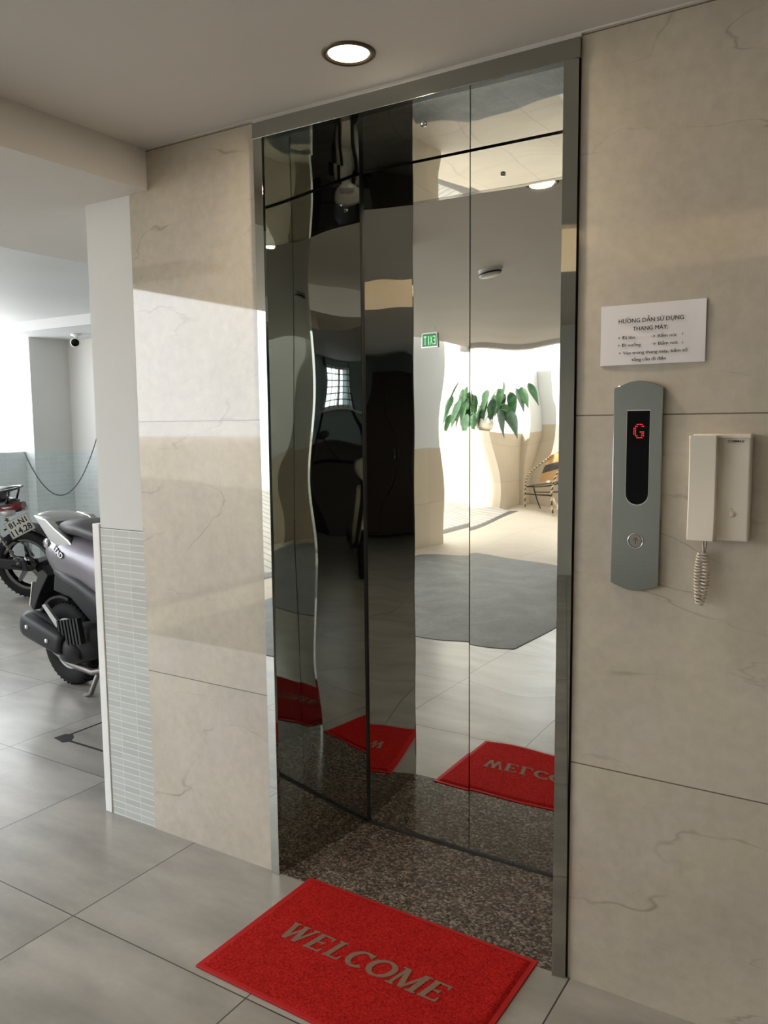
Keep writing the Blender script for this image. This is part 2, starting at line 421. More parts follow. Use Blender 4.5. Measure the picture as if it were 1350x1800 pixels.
# ceilings
mb = MB(); mb.box((-4.3,-1.9,ZC),(.55,.6,ZC+.25)); mb.box((-4.3,-5.9,ZC),(.55,-3.1,ZC+.25)); mb.box((-4.3,-3.1,ZC),(-1.4,-1.9,ZC+.25)); mb.box((-.3,-3.1,ZC),(.55,-1.9,ZC+.25)); mb.box((2.6,-7.4,ZC),(5.4,0,ZC+.25)); mb.box((.55,-7.4,ZC),(2.6,-2.7,ZC+.25)); mb.box((.55,-.35,ZC),(2.6,0.02,ZC+.25))
mb.box((-.6,-7.4,ZC),(.55,-5.9,ZC+.25)); 
struct('ceiling', mb, M_CEIL, label='grey painted lobby ceiling')
mb = MB(); mb.box((.5,-2.75,ZC+.25),(2.7,-.3,ZC+.32)); mb.box((-1.5,-3.2,ZC+.25),(-.2,-1.8,ZC+.32)); struct('ceiling', mb, M_CEIL, label='raised recesses in the ceiling behind the viewer')
mb = MB(); mb.box((-4.3,-5.9,2.76),(5.4,2.3,6.0)); mb.box((-8.3,-1.7,2.76),(-4.3,4.2,4.5)); mb.box((-10.0,-1.7,4.5),(5.4,4.2,11.0)); mb.box((-5.1,-11.2,4.2),(5.4,-5.95,11.0)); struct('wall_light_blocker', mb, M_WHITE, label='unseen upper masses added to keep sun and sky off the court')  # unseen masses added overhead to block sun and sky light from the court
mb = MB(); mb.box((-3.28,-.87,2.22),(-2.12,4.1,ZC+.2)); struct('ceiling', mb, M_CEIL, label='dropped beam left of the elevator')
mb = MB(); mb.box((-8.3,-1.7,2.52),(-3.28,4.2,2.75)); mb.box((-4.3,-1.72,ZC),(-3.28,-.5,2.52)); struct('ceiling', mb, M_CEILP, label='pale ceiling of the motorbike parking')
mb = MB(); mb.box((-8.07,3.25,2.42),(-3.28,4.2,2.52)); struct('ceiling', mb, M_CEILP, label='beam across the end of the parking')
mb = MB(); mb.box((.55,-2.7,2.18),(.8,-.35,ZC+.25)); mb.box((-4.4,-6.05,2.30),(-.6,-5.9,2.6)); struct('ceiling', mb, M_CEIL, label='ceiling beams')
# parking walls
mb = MB(); mb.box((-8.3,3.58,1.19),(-7.93,4.2,2.42)); mb.box((-8.3,4.07,1.19),(-1.6,4.2,2.52)); mb.box((-1.66,2.3,0),(-1.5,4.2,2.52)); mb.box((-2.0,2.2,0),(-1.6,2.3,2.4))
struct('wall_back', mb, M_WHITE, label='white upper wall at the end of the parking')
mb = MB(); mb.box((-8.3,3.575,0),(-7.925,4.2,1.19)); mb.box((-8.3,4.065,0),(-1.6,4.2,1.19)); mb.box((-8.3,-1.7,0),(-8.07,3.58,1.19))
struct('wall_left', mb, M_PTILE, label='pale green tiled lower wall of the parking')
# court
def tiled(name, a, b, split, label):
    m_ = MB(); m_.box(a, (b[0],b[1],split), M_TAN)
    if b[2] > split: m_.box((a[0]+.005,a[1]+.005,split), (b[0]-.005,b[1]-.005,b[2]), M_WHITE)
    return struct(name, m_, label=label)
tiled('wall_court', (-5.05,-5.9,0), (-4.60,-4.65,2.6), 1.15, 'pier between lobby and court, white over tan tiles')
mb = MB(); mb.box((-9.2,-10.35,0),(-5.43,-9.2,1.33)); struct('wall_ledge', mb, M_TAN, label='tan tiled ledge beside the ramp that carries the plant')
mb = MB(); mb.box((-9.2,-10.6,0),(-5.36,-10.35,5.0), M_WHITE); struct('wall_outer', mb, label='tall white wall behind the plant ledge')
mb = MB(); mb.box((-2.95,-5.95,0),(-.3,-5.85,2.6)); struct('wall_rear', mb, M_WHITE, label='plain wall closing the lobby behind the viewer')
tiled('wall_niche', (-5.43,-10.9,0), (-.6,-10.8,2.36), 1.44, 'back wall of the niche with the cane chair')
tiled('wall_pilaster', (-5.5,-10.8,0), (-5.33,-10.33,2.36), 1.33, 'pilaster beside the niche')
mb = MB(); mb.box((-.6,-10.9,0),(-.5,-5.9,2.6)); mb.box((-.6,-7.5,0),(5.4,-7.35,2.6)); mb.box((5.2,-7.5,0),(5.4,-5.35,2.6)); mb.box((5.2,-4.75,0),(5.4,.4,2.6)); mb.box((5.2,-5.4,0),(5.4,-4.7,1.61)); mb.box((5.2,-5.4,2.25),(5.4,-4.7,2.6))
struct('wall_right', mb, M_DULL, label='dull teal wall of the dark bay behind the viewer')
mb = MB(); mb.prism([(-5.2,-.002),(-9.2,1.18),(-9.2,-.2),(-5.2,-.2)], 'y', -9.2, -1.7)
mb.box((-30,-14,1.08),(-9.2,6,1.18))
struct('floor', mb, M_RAMP, label='grooved ramp rising from the court to the street')

# ================================================================== ELEVATOR
def W(x, z, a, s=0):
    return a*(math.sin(2*PI*z/.83+s)*math.sin(2*PI*(x)/.46+.7+s) + .6*math.sin(2*PI*z/.37+1.3*x+s*2)*math.cos(2*PI*x/.33))
def door_leaf(x0, x1, lab, s, amp):
    t = thing('elevator_door_leaf', lab, 'elevator door', ((x0+x1)/2, .437, 0), group='elevator door leaves')
    m_ = MB(); cx = (x0+x1)/2
    def f(u, v):
        x = x0 + (x1-x0)*u; z = .006 + 2.296*v; e = min(u, 1-u)*(x1-x0)
        return Vector((x-cx, W(x, z, amp, s) , z))
    m_.grid(f, 60, 160)
    m_.box((x0-cx,.008,.006),(x1-cx,.03,2.302))
    m_.build('panel', M_MIRROR, t, fix=False)
    return t
door_leaf(-1.60, -1.1615, 'left mirror-polished steel leaf of the elevator door', .4, .00016)
door_leaf(-1.1580, -.72, 'right mirror-polished steel leaf of the elevator door', 1.9, .00030)
fr = thing('elevator_surround', 'polished stainless steel frame lining the elevator opening in the marble wall', 'door frame', (-1.158, 0, 0))
O = Vector((1.158, 0, 0)); TT = Matrix.Translation(O)
mb = MB(); mb.box((-1.656,-.012,2.292),(-.660,.018,2.338), T=TT, bev=.0015); mb.build('header_trim', M_TRIM, fr)
mb = MB(); mb.box((-1.655,-.010,0),(-1.622,.018,2.292), T=TT, bev=.001); mb.build('side_trim', M_JAMB, fr)
mb = MB(); mb.prism([(-.698,-.0145),(-.663,-.0085),(-.663,.018),(-.698,.018)], 'z', 0, 2.292, T=TT); mb.build('side_trim', M_JAMB, fr)
mb = MB(); mb.box((-.6625,-.002,0),(-.660,.019,2.338), T=TT); mb.box((-1.658,-.002,0),(-1.6555,.019,2.292), T=TT); mb.build('edge_gap', M_BLACK, fr)
JL0, JL1 = (-1.6235, -.010), (-1.566, .424); JR0, JR1 = (-.697, -.010), (-.752, .424)
def jamb(p0, p1, s):
    m_ = MB()
    def f(u, v):
        x = p0[0]+(p1[0]-p0[0])*u; y = p0[1]+(p1[1]-p0[1])*u; z = .003+2.292*v
        d = .0011*math.sin(2*PI*z/1.7+s)*math.sin(PI*u)+.0005*math.sin(2*PI*z/.6+s)*math.sin(2*PI*u)
        return Vector((x+1.158+d, y, z))
    m_.grid(f, 24, 120); return m_.build('jamb', M_JAMB, fr, fix=False)
jamb(JL0, JL1, .5); jamb(JR0, JR1, 1.5)
mb = MB()
def fs(u, v):
    x = -1.63 + .94*u; y = -.01 + .434*v
    return Vector((x+1.158, y, 2.2925 + .0005*math.sin(2*PI*x/.62+.5)*math.sin(PI*v) + .0001*math.sin(2*PI*x/.25)*math.sin(2*PI*v)))
mb.grid(fs, 90, 24); mb.build('soffit', M_MIRROR, fr, fix=False)
mb = MB()
sx, sy = -1.17, .16
mb.lathe([(0,-.006),(.006,-.006),(.009,-.004),(.009,.002)], n=20, T=Matrix.Translation((sx+1.158, sy, 2.292))); 
mb.build('screw', M_CHROME, fr)
mb = MB(); mb.box((-1.6,.425,0),(-1.565,.44,2.3), T=TT); mb.box((-.753,.425,0),(-.73,.436,2.3), T=TT); mb.box((-1.64,.428,2.30),(-.68,.54,2.315), T=TT); mb.box((-1.58,.424,.0),(-.74,.436,.0045), T=TT); mb.build('shadow_gap', M_BLACK, fr)

# ================================================================== CEILING LAMPS
def lamp(x, y, z, label, power, r=.0665):
    t = thing('recessed_downlight', label, 'ceiling lamp', (x, y, z), group='recessed warm downlights')
    m_ = MB(); m_.lathe([(r*.74,.006),(r*.80,-.004),(r*.90,-.006),(r,-.002),(r*1.01,.004)], n=48); m_.build('bezel', M_BRONZE, t)
    m_ = MB(); m_.lathe([(0,-.002),(r*.74,-.001),(r*.78,.003)], n=40); m_.build('lens', M_LENS, t)
    ld = bpy.data.lights.new('lamp_light', 'AREA'); ld.shape = 'DISK'; ld.size = r*1.3; ld.energy = power; ld.color = (1,.84,.64)
    lo = bpy.data.objects.new('lamp_light', ld); C.objects.link(lo); lo.parent = t; lo.location = (0,0,-.008)
    return t
lamp(-1.176, -.205, ZC, 'round warm recessed downlight in the ceiling just above the elevator', 8)
lamp(1.35, -1.75, ZC+.249, 'round warm downlight inside the raised ceiling recess', 6)

cv = thing('cove_light', 'warm light strip tucked behind the lip of the small ceiling recess', 'cove light', (-.85, -1.915, ZC+.2))
mb = MB(); mb.box((-.55,-.02,-.015),(.55,.012,.015)); mb.build('channel', M_SILVER, cv)
mb = MB(); mb.box((-.54,-.03,-.012),(.54,-.0205,.012)); mb.build('diffuser', M_COVE, cv)
# ================================================================== MAT
mt = thing('welcome_mat', 'red coil doormat reading WELCOME on the floor before the elevator', 'doormat', (-1.138, -.232, 0), math.radians(-.8))
mb = MB(); mb.box((-.388,-.252,0),(.388,.252,.006), bev=.002); mb.build('border', M_MATB, mt)
mb = MB()
def fm(u, v):
    x = -.375+.75*u; y = -.24+.48*v; e = min(u*.75, (1-u)*.75, v*.48, (1-v)*.48)
    h = .0055 + .007*min(1, e/.012)
    return Vector((x, y, h + (.0012*noise.noise(Vector((x*160, y*160, 0))) if e > .01 else 0)))
mb.grid(fm, 200, 130); mb.build('pile', M_MAT, mt, fix=False)
# serif lettering cut into the pile
def serif_letters(mb, T, m=None):
    th, tn, H = .020, .010, .088; cnt = [0]
    def bar(x0, y0, x1, y1, wd):
        d = Vector((x1-x0, y1-y0)); L = d.length; d /= L; nn = Vector((-d.y, d.x))*wd/2
        p = [(x0+nn.x, y0+nn.y), (x0-nn.x, y0-nn.y), (x1-nn.x, y1-nn.y), (x1+nn.x, y1+nn.y)]
        cnt[0] += 1; mb.prism(p, 'z', 0, .0010+.000006*cnt[0], m, T=T)
    def serif(x, y, wd=.024): bar(x-wd/2, y, x+wd/2, y, .006)
    def arc(cx, cy, rx, ry, a0, a1, wd, k=18):
        for i in range(k):
            a = a0+(a1-a0)*i/k; b = a0+(a1-a0)*(i+1.15)/k
            ww = wd*(.55+.45*abs(math.cos((a+b)/2)))
            bar(cx+rx*math.cos(a), cy+ry*math.sin(a), cx+rx*math.cos(b), cy+ry*math.sin(b), ww)
    x = 0
    # W
    bar(x+.006,H,x+.026,.0,th*.75); bar(x+.026,.0,x+.043,H*.9,tn); bar(x+.041,H,x+.060,.0,th*.75); bar(x+.060,0,x+.078,H,tn); serif(x+.008,H); serif(x+.042,H,.02); serif(x+.078,H,.02); x += .095
    # E
    def E(x):
        bar(x+.010,0,x+.010,H,th*.8); bar(x,H-.003,x+.048,H-.003,.007); bar(x,.003,x+.050,.003,.007); bar(x+.010,H*.52,x+.036,H*.52,.007)
        bar(x+.047,H,x+.047,H-.018,.006); bar(x+.049,0,x+.049,.020,.006); bar(x+.036,H*.42,x+.036,H*.62,.005)
    E(x); x += .066
    bar(x+.012,0,x+.012,H,th*.8); bar(x,.003,x+.048,.003,.007); bar(x+.047,0,x+.047,.022,.006); serif(x+.012,H,.028); x += .062
    arc(x+.034,H/2,.029,H*.46,.85,2*PI-.85,th*.85); bar(x+.055,H,x+.055,H*.72,.006); x += .068
    arc(x+.036,H/2,.032,H*.46,0,2*PI,th*.85,26); x += .080
    bar(x+.008,0,x+.010,H,tn); bar(x+.012,H,x+.040,.0,th*.75); bar(x+.040,0,x+.068,H,tn); bar(x+.070,0,x+.070,H,th*.8); serif(x+.008,0); serif(x+.070,0,.03); serif(x+.008,H); serif(x+.072,H); x += .092
    E(x); return x+.055
mb = MB()
SL = Matrix(((1,.22,0,0),(0,1,0,0),(0,0,1,0),(0,0,0,1)))
serif_letters(mb, Matrix.Translation((-.282,-.042,.0128)) @ SL @ Matrix.Diagonal((1.0,.80,1,1)))
lt = mb.build('lettering', M_LETTER, mt); lt['label'] = 'brown WELCOME letters'

# ================================================================== NOTE
nt = thing('paper_notice', 'white paper notice in Vietnamese taped to the marble above the elevator call panel', 'notice', (-.602, -.0015, 1.583))
mb = MB()
PW, PH = .236, .138
mb.grid(lambda u, v: Vector((PW*u, -.0012 - .002*math.sin(PI*u)*(1-v) - .0015*max(0,(u-.9))*10*v, PH*v + .0*u)), 24, 12)
mb.grid(lambda u, v: Vector((PW*u, 0, PH*v)), 1, 1)
mb.build('sheet', M_PAPER, nt, fix=False)
mb = MB()
def note_line(txt, u0, u1, v, cap, bold=.0):
    for k_ in (0, 1, 2): add_text(mb, txt, frame_T((PW*u0+k_*bold*.025, -.0042-k_*.00002, PH*(1-v)-cap/2), (1,0,.0), (0,0,1)), PW*(u1-u0), cap)
note_line('HƯONG DẪN SỬ DỤNG', .18, .80, .27, .0098, .009)
note_line('THANG MÁY:', .32, .655, .405, .0098, .009)
note_line('+ Đi lên', .175, .34, .545, .0072, .006); note_line('→ Bấm nút', .50, .74, .545, .0072, .006); note_line('↑', .785, .80, .545, .0085, .0)
note_line('+ Đi xuống', .175, .40, .67, .0072, .006); note_line('→ Bấm nút', .505, .75, .67, .0072, .006); note_line('↓', .785, .80, .67, .0085, .0)
note_line('+ Vào trong thang máy, bấm số', .185, .84, .80, .0072, .006)
note_line('tầng cần đi đến', .315, .64, .915, .0072, .006)
for k_ in (0,1): mb.tube([(PW*.267,-.0043,PH*.73+.0060),(PW*.276,-.0043,PH*.73+.0085)], .0005, n=6); mb.tube([(PW*.282,-.0043,PH*.73+.0035),(PW*.289,-.0043,PH*.73+.0062)], .0005, n=6)
mb.build('printed_text', M_INK, nt)

# ================================================================== CALL PANEL
cp = thing('elevator_call_panel', 'tall stainless elevator call panel with red G display on the marble right of the door', 'call panel', (-.508, 0, 1.298))
def cap_poly(w, h, bulge, k=12):
    pts = []
    for i in range(k+1):
        t = i/k; pts.append((-w/2+w*t, -h/2 - bulge*math.sin(PI*t)))
    for i in range(k+1):
        t = i/k; pts.append((w/2-w*t, h/2 + bulge*math.sin(PI*t)))
    return pts
mb = MB(); mb.prism(cap_poly(.113, .462, .016), 'y', -.014, 0, bev=.0015); mb.build('faceplate', M_BRUSH, cp)
pts = [(-.026,.178),(.026,.178)] + [(.026*math.cos(a), -.015 - .026*math.sin(a)) for a in [PI*i/16 for i in range(17)]]
mb = MB(); mb.prism([(x*1.04+.002, (z-.08)*1.02+.08) for x, z in pts], 'y', -.0148, -.012); mb.build('display_rim', M_CHROME, cp)
mb = MB(); mb.prism([(x+.002, z) for x, z in pts], 'y', -.0155, -.013); mb.build('display_window', M_GLASSB, cp)
mb = MB()
G = [".###.", "#...#", "#....", "#....", "#.###", "#...#", "#...#", ".###."]
G = ["..####.", ".##..##", "##.....", "##.....", "##..###", "##...##", ".##..##", "..####."]
for r_, row in enumerate(G):
    for c_, ch in enumerate(row):
        if ch == '#':
            x = .0035 + (c_-3)*.0037; z = .131 - (r_-3.5)*.0044
            mb.lathe([(0,.0),(.00135,.0)], n=8, T=frame_T((x,-.0159,z),(1,0,0),(0,0,1)))
mb.build('floor_digit', M_REDLED, cp)
bt = MB().lathe([(.0185,0),(.0185,.0035),(.0175,.0042),(.0163,.0038),(.0160,.001)], n=40, T=frame_T((.002,-.014,-.127),(1,0,0),(0,0,1))).build('button_ring', M_CHROME, cp)
mb = MB(); mb.prism([(.0148*math.cos(2*PI*i/40)+.002, .0148*math.sin(2*PI*i/40)-.127) for i in range(40)], 'y', -.0172, -.014); b_ = mb.build('button', M_BRUSH, cp)
mb = MB()
for p0, p1 in (((0,-.008),(0,.007)),((-.0065,.0),(0,.0075)),((.0065,.0),(0,.0075))):
    mb.tube([(p0[0]+.002,-.0175,p0[1]-.126),(p1[0]+.002,-.0175,p1[1]-.126)], .0012, n=6)
mb.build('arrow', M_REDARROW, b_)

# ================================================================== INTERCOM
ic = thing('wall_intercom', 'ivory wall intercom with handset and coiled cord right of the call panel', 'intercom', (-.322, 0, 1.304))
mb = MB(); mb.box((-.058,-.030,-.118),(.062,0,.118), bev=.005); mb.box((-.058,-.034,.108),(.062,-.02,.118), bev=.003); mb.build('body', M_IVORY, ic)
mb = MB()
# handset with curved face
hp = [(-.012,-.117),(-.012,.115)] + [(-.056 + .006*math.sin(PI*k/20), .115 - .232*k/20) for k in range(21)]
mb.prism(hp, 'x', -.062, -.004, bev=.003)
mb.prism([(y*.6, z*.93) for y, z in hp], 'x', -.060, .004)
mb.build('handset', M_IVORY, ic)
mb = MB(); add_text(mb, 'COMMAX', frame_T((.014,-.0305,.100),(1,0,0),(0,0,1)), .034, .0050, bold=.02, shear=.25); mb.build('logo', M_INK, ic)
mb = MB(); mb.lathe([(.0062,.0),(.0070,.0012),(.0064,.0018)], n=28, T=frame_T((.028,-.0302,-.058),(1,0,0),(0,0,1))); mb.lathe([(0,.0015),(.0058,.0015),(.006,0)], n=24, T=frame_T((.028,-.0302,-.058),(1,0,0),(0,0,1)))
mb.build('button', M_IVORY, ic)
mb = MB(); mb.box((.025,-.0305,-.0465),(.029,-.0302,-.0455)); mb.build('button_mark', M_INK, ic)
mb = MB()
def coil(p0, p1, p2, turns, r, wr=.0017):
    pts = []
    n_ = turns*12
    for i in range(n_+1):
        t = i/n_; c = Vector(p0)*(1-t)**2 + 2*Vector(p1)*t*(1-t) + Vector(p2)*t*t
        a = 2*PI*turns*t; pts.append(c + Vector((math.cos(a)*r, math.sin(a)*r, 0)))
    mb.tube(pts, wr, n=6)
mb.tube([(-.032,-.025,-.115),(-.031,-.024,-.135),(-.030,-.022,-.150)], .0025, n=8)
mb.tube([(-.026,-.016,-.118),(-.026,-.018,-.135),(-.034,-.020,-.152)], .0022, n=8)
coil((-.035,-.020,-.148),(-.047,-.020,-.20),(-.036,-.020,-.268), 17, .0070, .0024)
coil((-.029,-.020,-.146),(-.018,-.020,-.20),(-.033,-.018,-.262), 15, .0066, .0024)
mb.build('coiled_cord', M_CORD, ic)

# ================================================================== MOTORBIKES
def wheel(parent, x, r, wd, rimmat, spokes=5, rr=.66, hub=.05, z=None, y=0):
    z = r if z is None else z
    T = Matrix.Translation((x, y, z)) @ Matrix.Rotation(PI/2, 4, 'X')
    m_ = MB(); hw = wd/2; ri = r*rr
    m_.lathe([(ri,-hw*.7),(ri+.01,-hw*.95),(r*.9,-hw),(r*.97,-hw*.72),(r,-hw*.3),(r,hw*.3),(r*.97,hw*.72),(r*.9,hw),(ri+.01,hw*.95),(ri,hw*.7),(ri,-hw*.7)], n=56, T=T)
    for k in range(44):
        a = 2*PI*k/44
        for sgn in (-1, 1):
            TT_ = T @ Matrix.Rotation(a, 4, 'Z')
            m_.box((r*.955,sgn*hw*.30-.010,sgn*hw*.55-.012),(r*.996,sgn*hw*.30-.003,sgn*hw*.55+.010), T=TT_)
    w_ = m_.build('wheel', M_RUBBER, parent)
    m_ = MB(); m_.lathe([(ri-.022,-hw*.62),(ri,-hw*.75),(ri+.006,-hw*.72),(ri-.008,-hw*.3),(ri-.008,hw*.3),(ri+.006,hw*.72),(ri,hw*.75),(ri-.022,hw*.62)], n=56, T=T)
    m_.lathe([(0,-hw*.55),(hub,-hw*.5),(hub*1.1,0),(hub,hw*.5),(0,hw*.55)], n=28, T=T)
    for k in range(spokes):
        TT_ = T @ Matrix.Rotation(2*PI*k/spokes+.3, 4, 'Z')
        m_.prism([(hub*.6,-.022),(ri-.012,-.012),(ri-.004,-.02),(ri-.004,.02),(ri-.012,.012),(hub*.6,.022)], 'z', -.012, .012, T=TT_)
    m_.build('rim', rimmat, w_)
    return w_
def mirror_part(parent, x, y, z, s, m):
    m_ = MB(); m_.tube([(x,y,z),(x-.02,y+s*.03,z+.08),(x-.05,y+s*.09,z+.17)], .006, n=8)
    T = Matrix.Translation((x-.05,y+s*.10,z+.205)) @ Euler((0,math.radians(80),math.radians(8*s))).to_matrix().to_4x4()
    m_.lathe([(0,.012),(.03,.010),(.052,0),(.05,-.004)], n=28, T=T @ Matrix.Diagonal((.75,1.15,1,1)))
    o = m_.build('mirror', M_BPLAST, parent)
    m_ = MB(); m_.lathe([(0,-.005),(.048,-.0045)], n=28, T=T @ Matrix.Diagonal((.75,1.15,1,1))); m_.build('mirror_glass', M_CHROME, o)
def plate_part(parent, T, l1, l2):
    m_ = MB(); m_.box((-.095,-.07,-.001),(.095,.07,.001), T=T, bev=.0008); o = m_.build('number_plate', M_PLATE, parent)
    m_ = MB(); add_text(m_, l1, T @ Matrix.Translation((-.072,.010,.0016)), .144, .044, bold=.03); add_text(m_, l2, T @ Matrix.Translation((-.082,-.056,.0016)), .164, .050, bold=.03)
    for a, b in (((-.092,-.067),(.092,-.065)),((-.092,.065),(.092,.067)),((-.092,-.067),(-.090,.067)),((.090,-.067),(.092,.067))): m_.box((a[0],a[1],.0012),(b[0],b[1],.0016), T=T)
    m_.build('plate_characters', M_INK, o); return o

def scooter(label, loc, rz, scale):
    t = thing('motor_scooter', label, 'motorbike', loc, rz, scale=scale)
    wheel(t, 0, .212, .098, M_RIM, 5, rr=.60, hub=.055); wheel(t, 1.27, .235, .088, M_RIM, 5, rr=.64, hub=.045)
    # rear body (tail shell)
    m_ = MB(); SH = Matrix.Translation((.155,0,0)); secs = [(-.262,0,.715,.030,.022),(-.250,0,.705,.062,.050),(-.21,0,.685,.098,.080),(-.13,0,.670,.132,.110),(0,0,.668,.160,.120),(.14,0,.660,.172,.128),(.30,0,.615,.168,.160),(.42,0,.57,.150,.17),(.50,0,.52,.12,.17)]
    m_.loft(secs, n=40, e=2.3, T=SH); tail = m_.build('tail_body', M_SCOOT, t)
    m_ = MB(); m_.loft([(-.20,0,.615,.07,.035),(-.12,0,.600,.118,.048),(0,0,.580,.152,.055),(.14,0,.555,.168,.058),(.30,0,.49,.165,.08),(.46,0,.38,.14,.10),(.60,0,.30,.13,.07)], n=32, e=2.2, T=SH); m_.build('lower_panel', M_SCOOTD, t)
    # lens at the tail corners
    m_ = MB()
    for s in (-1, 1): m_.loft([(-.272,s*.03,.715,.016,.020),(-.255,s*.060,.718,.022,.026),(-.20,s*.090,.722,.018,.022),(-.15,s*.112,.725,.008,.012)], n=16, T=SH)
    m_.build('tail_lamp', M_CLEARL, t)
    # seat
    m_ = MB(); m_.loft([(-.12,0,.80,.08,.022),(-.06,0,.812,.115,.038),(.10,0,.815,.135,.045),(.25,0,.795,.138,.045),(.42,0,.765,.125,.042),(.56,0,.75,.09,.035),(.62,0,.745,.05,.02)], n=32, e=2.6, T=SH); m_.build('seat', M_SEAT, t)
    # grab rail
    m_ = MB()
    m_.loft([(-.300,0,.868,.030,.006),(-.275,0,.862,.090,.012),(-.235,0,.852,.112,.014),(-.19,0,.838,.120,.013),(-.15,0,.826,.105,.010)], n=28, e=3, T=SH)
    for s in (-1, 1): m_.prism([(-.085,.866),(.02,.856),(.09,.815),(.20,.765),(.255,.722),(.24,.700),(.17,.708),(.04,.752)], 'y', s*.118-.018, s*.118+.018, bev=.008)
    m_.build('grab_rail', M_SILVER, t)
    # rear fender with flap and blank plate holder
    m_ = MB(); arc = [(-.245*math.cos(a)+.0, .215+.245*math.sin(a)) for a in [math.radians(x) for x in range(15,105,8)]]
    P = [(x, z) for x, z in arc] + [(x*.95, .215+(z-.215)*.95) for x, z in arc[::-1]]
    m_.prism(P, 'y', -.06, .06); m_.prism([(-.02,.49),(.12,.47),(.30,.36),(.42,.30),(.42,.55),(.0,.60)], 'y', -.09, .09, bev=.01); 
    m_.prism([(-.13,.60),(-.23,.44),(-.235,.37),(-.215,.365),(-.15,.46),(-.07,.56)], 'y', -.085, .085, bev=.006); m_.build('rear_fender', M_BPLAST, t)
    m_ = MB(); m_.prism([(-.228,.51),(-.262,.38),(-.256,.38),(-.222,.51)], 'y', -.08, .08); m_.build('number_plate', M_PLATE, t)
    m_ = MB(); m_.lathe([(0,.0),(.018,.004),(.022,.012)], n=20, T=frame_T((-.13,-.10,.60),(0,1,0),(0,0,1))); m_.build('reflector', M_BPLAST, t)
    # engine / muffler (right side, y negative)
    m_ = MB(); m_.loft([(.08,-.10,.24,.05,.05),(.17,-.12,.25,.075,.08),(.24,-.12,.27,.085,.10),(.36,-.10,.30,.08,.09),(.46,-.06,.30,.06,.07)], n=20, e=3)
    for k in range(7): m_.box((.27+k*.026,-.214,.22),(.284+k*.026,-.19,.34), T=Matrix.Rotation(math.radians(-12), 4, 'Y'))
    m_.build('engine', M_BPLAST, t)
    T = Matrix.Translation((.27,-.172,.262)) @ Matrix.Rotation(math.radians(11), 4, 'Y')
    m_ = MB(); m_.loft([(-.40,0,0,.040,.050),(-.385,0,0,.052,.064),(-.34,0,0,.058,.072),(-.10,0,0,.056,.068),(.0,0,0,.046,.05),(.06,0,-.01,.022,.025)], n=28, e=2.4, T=T); mu = m_.build('muffler', M_SCOOTD, t)
    m_ = MB(); m_.loft([(-.36,-.03,.012,.036,.055),(-.33,-.032,.012,.040,.060),(-.06,-.030,.010,.038,.054),(-.03,-.028,.010,.03,.045)], n=24, e=3, T=T)
    m_.build('heat_shield', M_BPLAST, mu)
    for px_, pz_ in ((-.29,.022),(-.12,.010)): MB().lathe([(0,.008),(.009,.007),(.011,0)], n=16, T=T @ frame_T((px_,-.072,pz_),(1,0,0),(0,0,1))).build('bolt', M_CHROME, mu)
    m_ = MB(); m_.tube([(.10,-.17,.225),(.18,-.15,.17),(.32,-.12,.14),(.46,-.06,.17),(.50,0,.26)], .016, n=12); m_.build('exhaust_pipe', M_ENGINE, t)
    m_ = MB(); m_.prism([(.055,.445),(.17,.35),(.19,.375),(.08,.455)], 'y', -.20, -.185); m_.build('side_chrome', M_SILVER, t)
    # floorboard, front shield, fork, bars
    m_ = MB(); m_.loft([(.50,0,.30,.14,.05),(.75,0,.27,.15,.04),(.95,0,.32,.14,.08)], n=24, e=4); m_.build('floorboard', M_SCOOTD, t)
    m_ = MB(); m_.prism([(.92,.28),(1.02,.26),(1.10,.50),(1.02,.80),(1.00,.92),(.96,.92),(.97,.75),(.99,.50)], 'y', -.19, .19, bev=.02); m_.build('front_shield', M_SCOOT, t)
    m_ = MB(); m_.tube([(1.0,0,.9),(1.27,.0,.24)], .022, n=10); m_.tube([(1.15,.06,.52),(1.27,.06,.235)], .018, n=10); m_.tube([(1.15,-.06,.52),(1.27,-.06,.235)], .018, n=10); m_.build('fork', M_ENGINE, t)
    m_ = MB(); arc = [(1.27+.265*math.cos(a), .235+.265*math.sin(a)) for a in [math.radians(x) for x in range(20,150,10)]]
    m_.prism(arc + [(1.27+(x-1.27)*.93, .235+(z-.235)*.93) for x, z in arc[::-1]], 'y', -.06, .06, bev=.006); m_.build('front_fender', M_SCOOT, t)
    m_ = MB(); m_.loft([(.90,0,.97,.07,.04),(.97,0,1.0,.13,.07),(1.05,0,.98,.12,.08),(1.12,0,.95,.06,.05)], n=24); m_.build('headlight_cowl', M_SCOOT, t)
    m_ = MB(); m_.tube([(.90,-.33,.98),(.95,-.15,1.0),(.96,0,1.0),(.95,.15,1.0),(.90,.33,.98)], .016, n=10); m_.build('handlebar', M_BPLAST, t)
    for s in (-1,1): mirror_part(t, .94, s*.18, 1.01, s, M_BPLAST)
    from mathutils.bvhtree import BVHTree
    bv = BVHTree.FromPolygons([v.co for v in tail.data.vertices], [p.vertices[:] for p in tail.data.polygons])
    for nm_, mt_, par_, off_, bo_ in (('badge_outline', M_INK, t, .004, .07), ('badge', M_WHITEP, t, .008, .02)):  # dark outline lettering first, white letters on top
        m_ = MB(); add_text(m_, 'LEAD', frame_T((.085-bo_*.03,0,.712-bo_*.05),(1,0,-.30),(.1,0,1)), .115+bo_*.05, .024+bo_*.05, bold=bo_, shear=.15)
        for v in m_.bm.verts:
            h = bv.ray_cast(Vector((v.co.x, -1, v.co.z)), Vector((0,1,0)))
            v.co.y = (h[0].y if h[0] else -.14) - off_
        m_.build(nm_, mt_, par_)
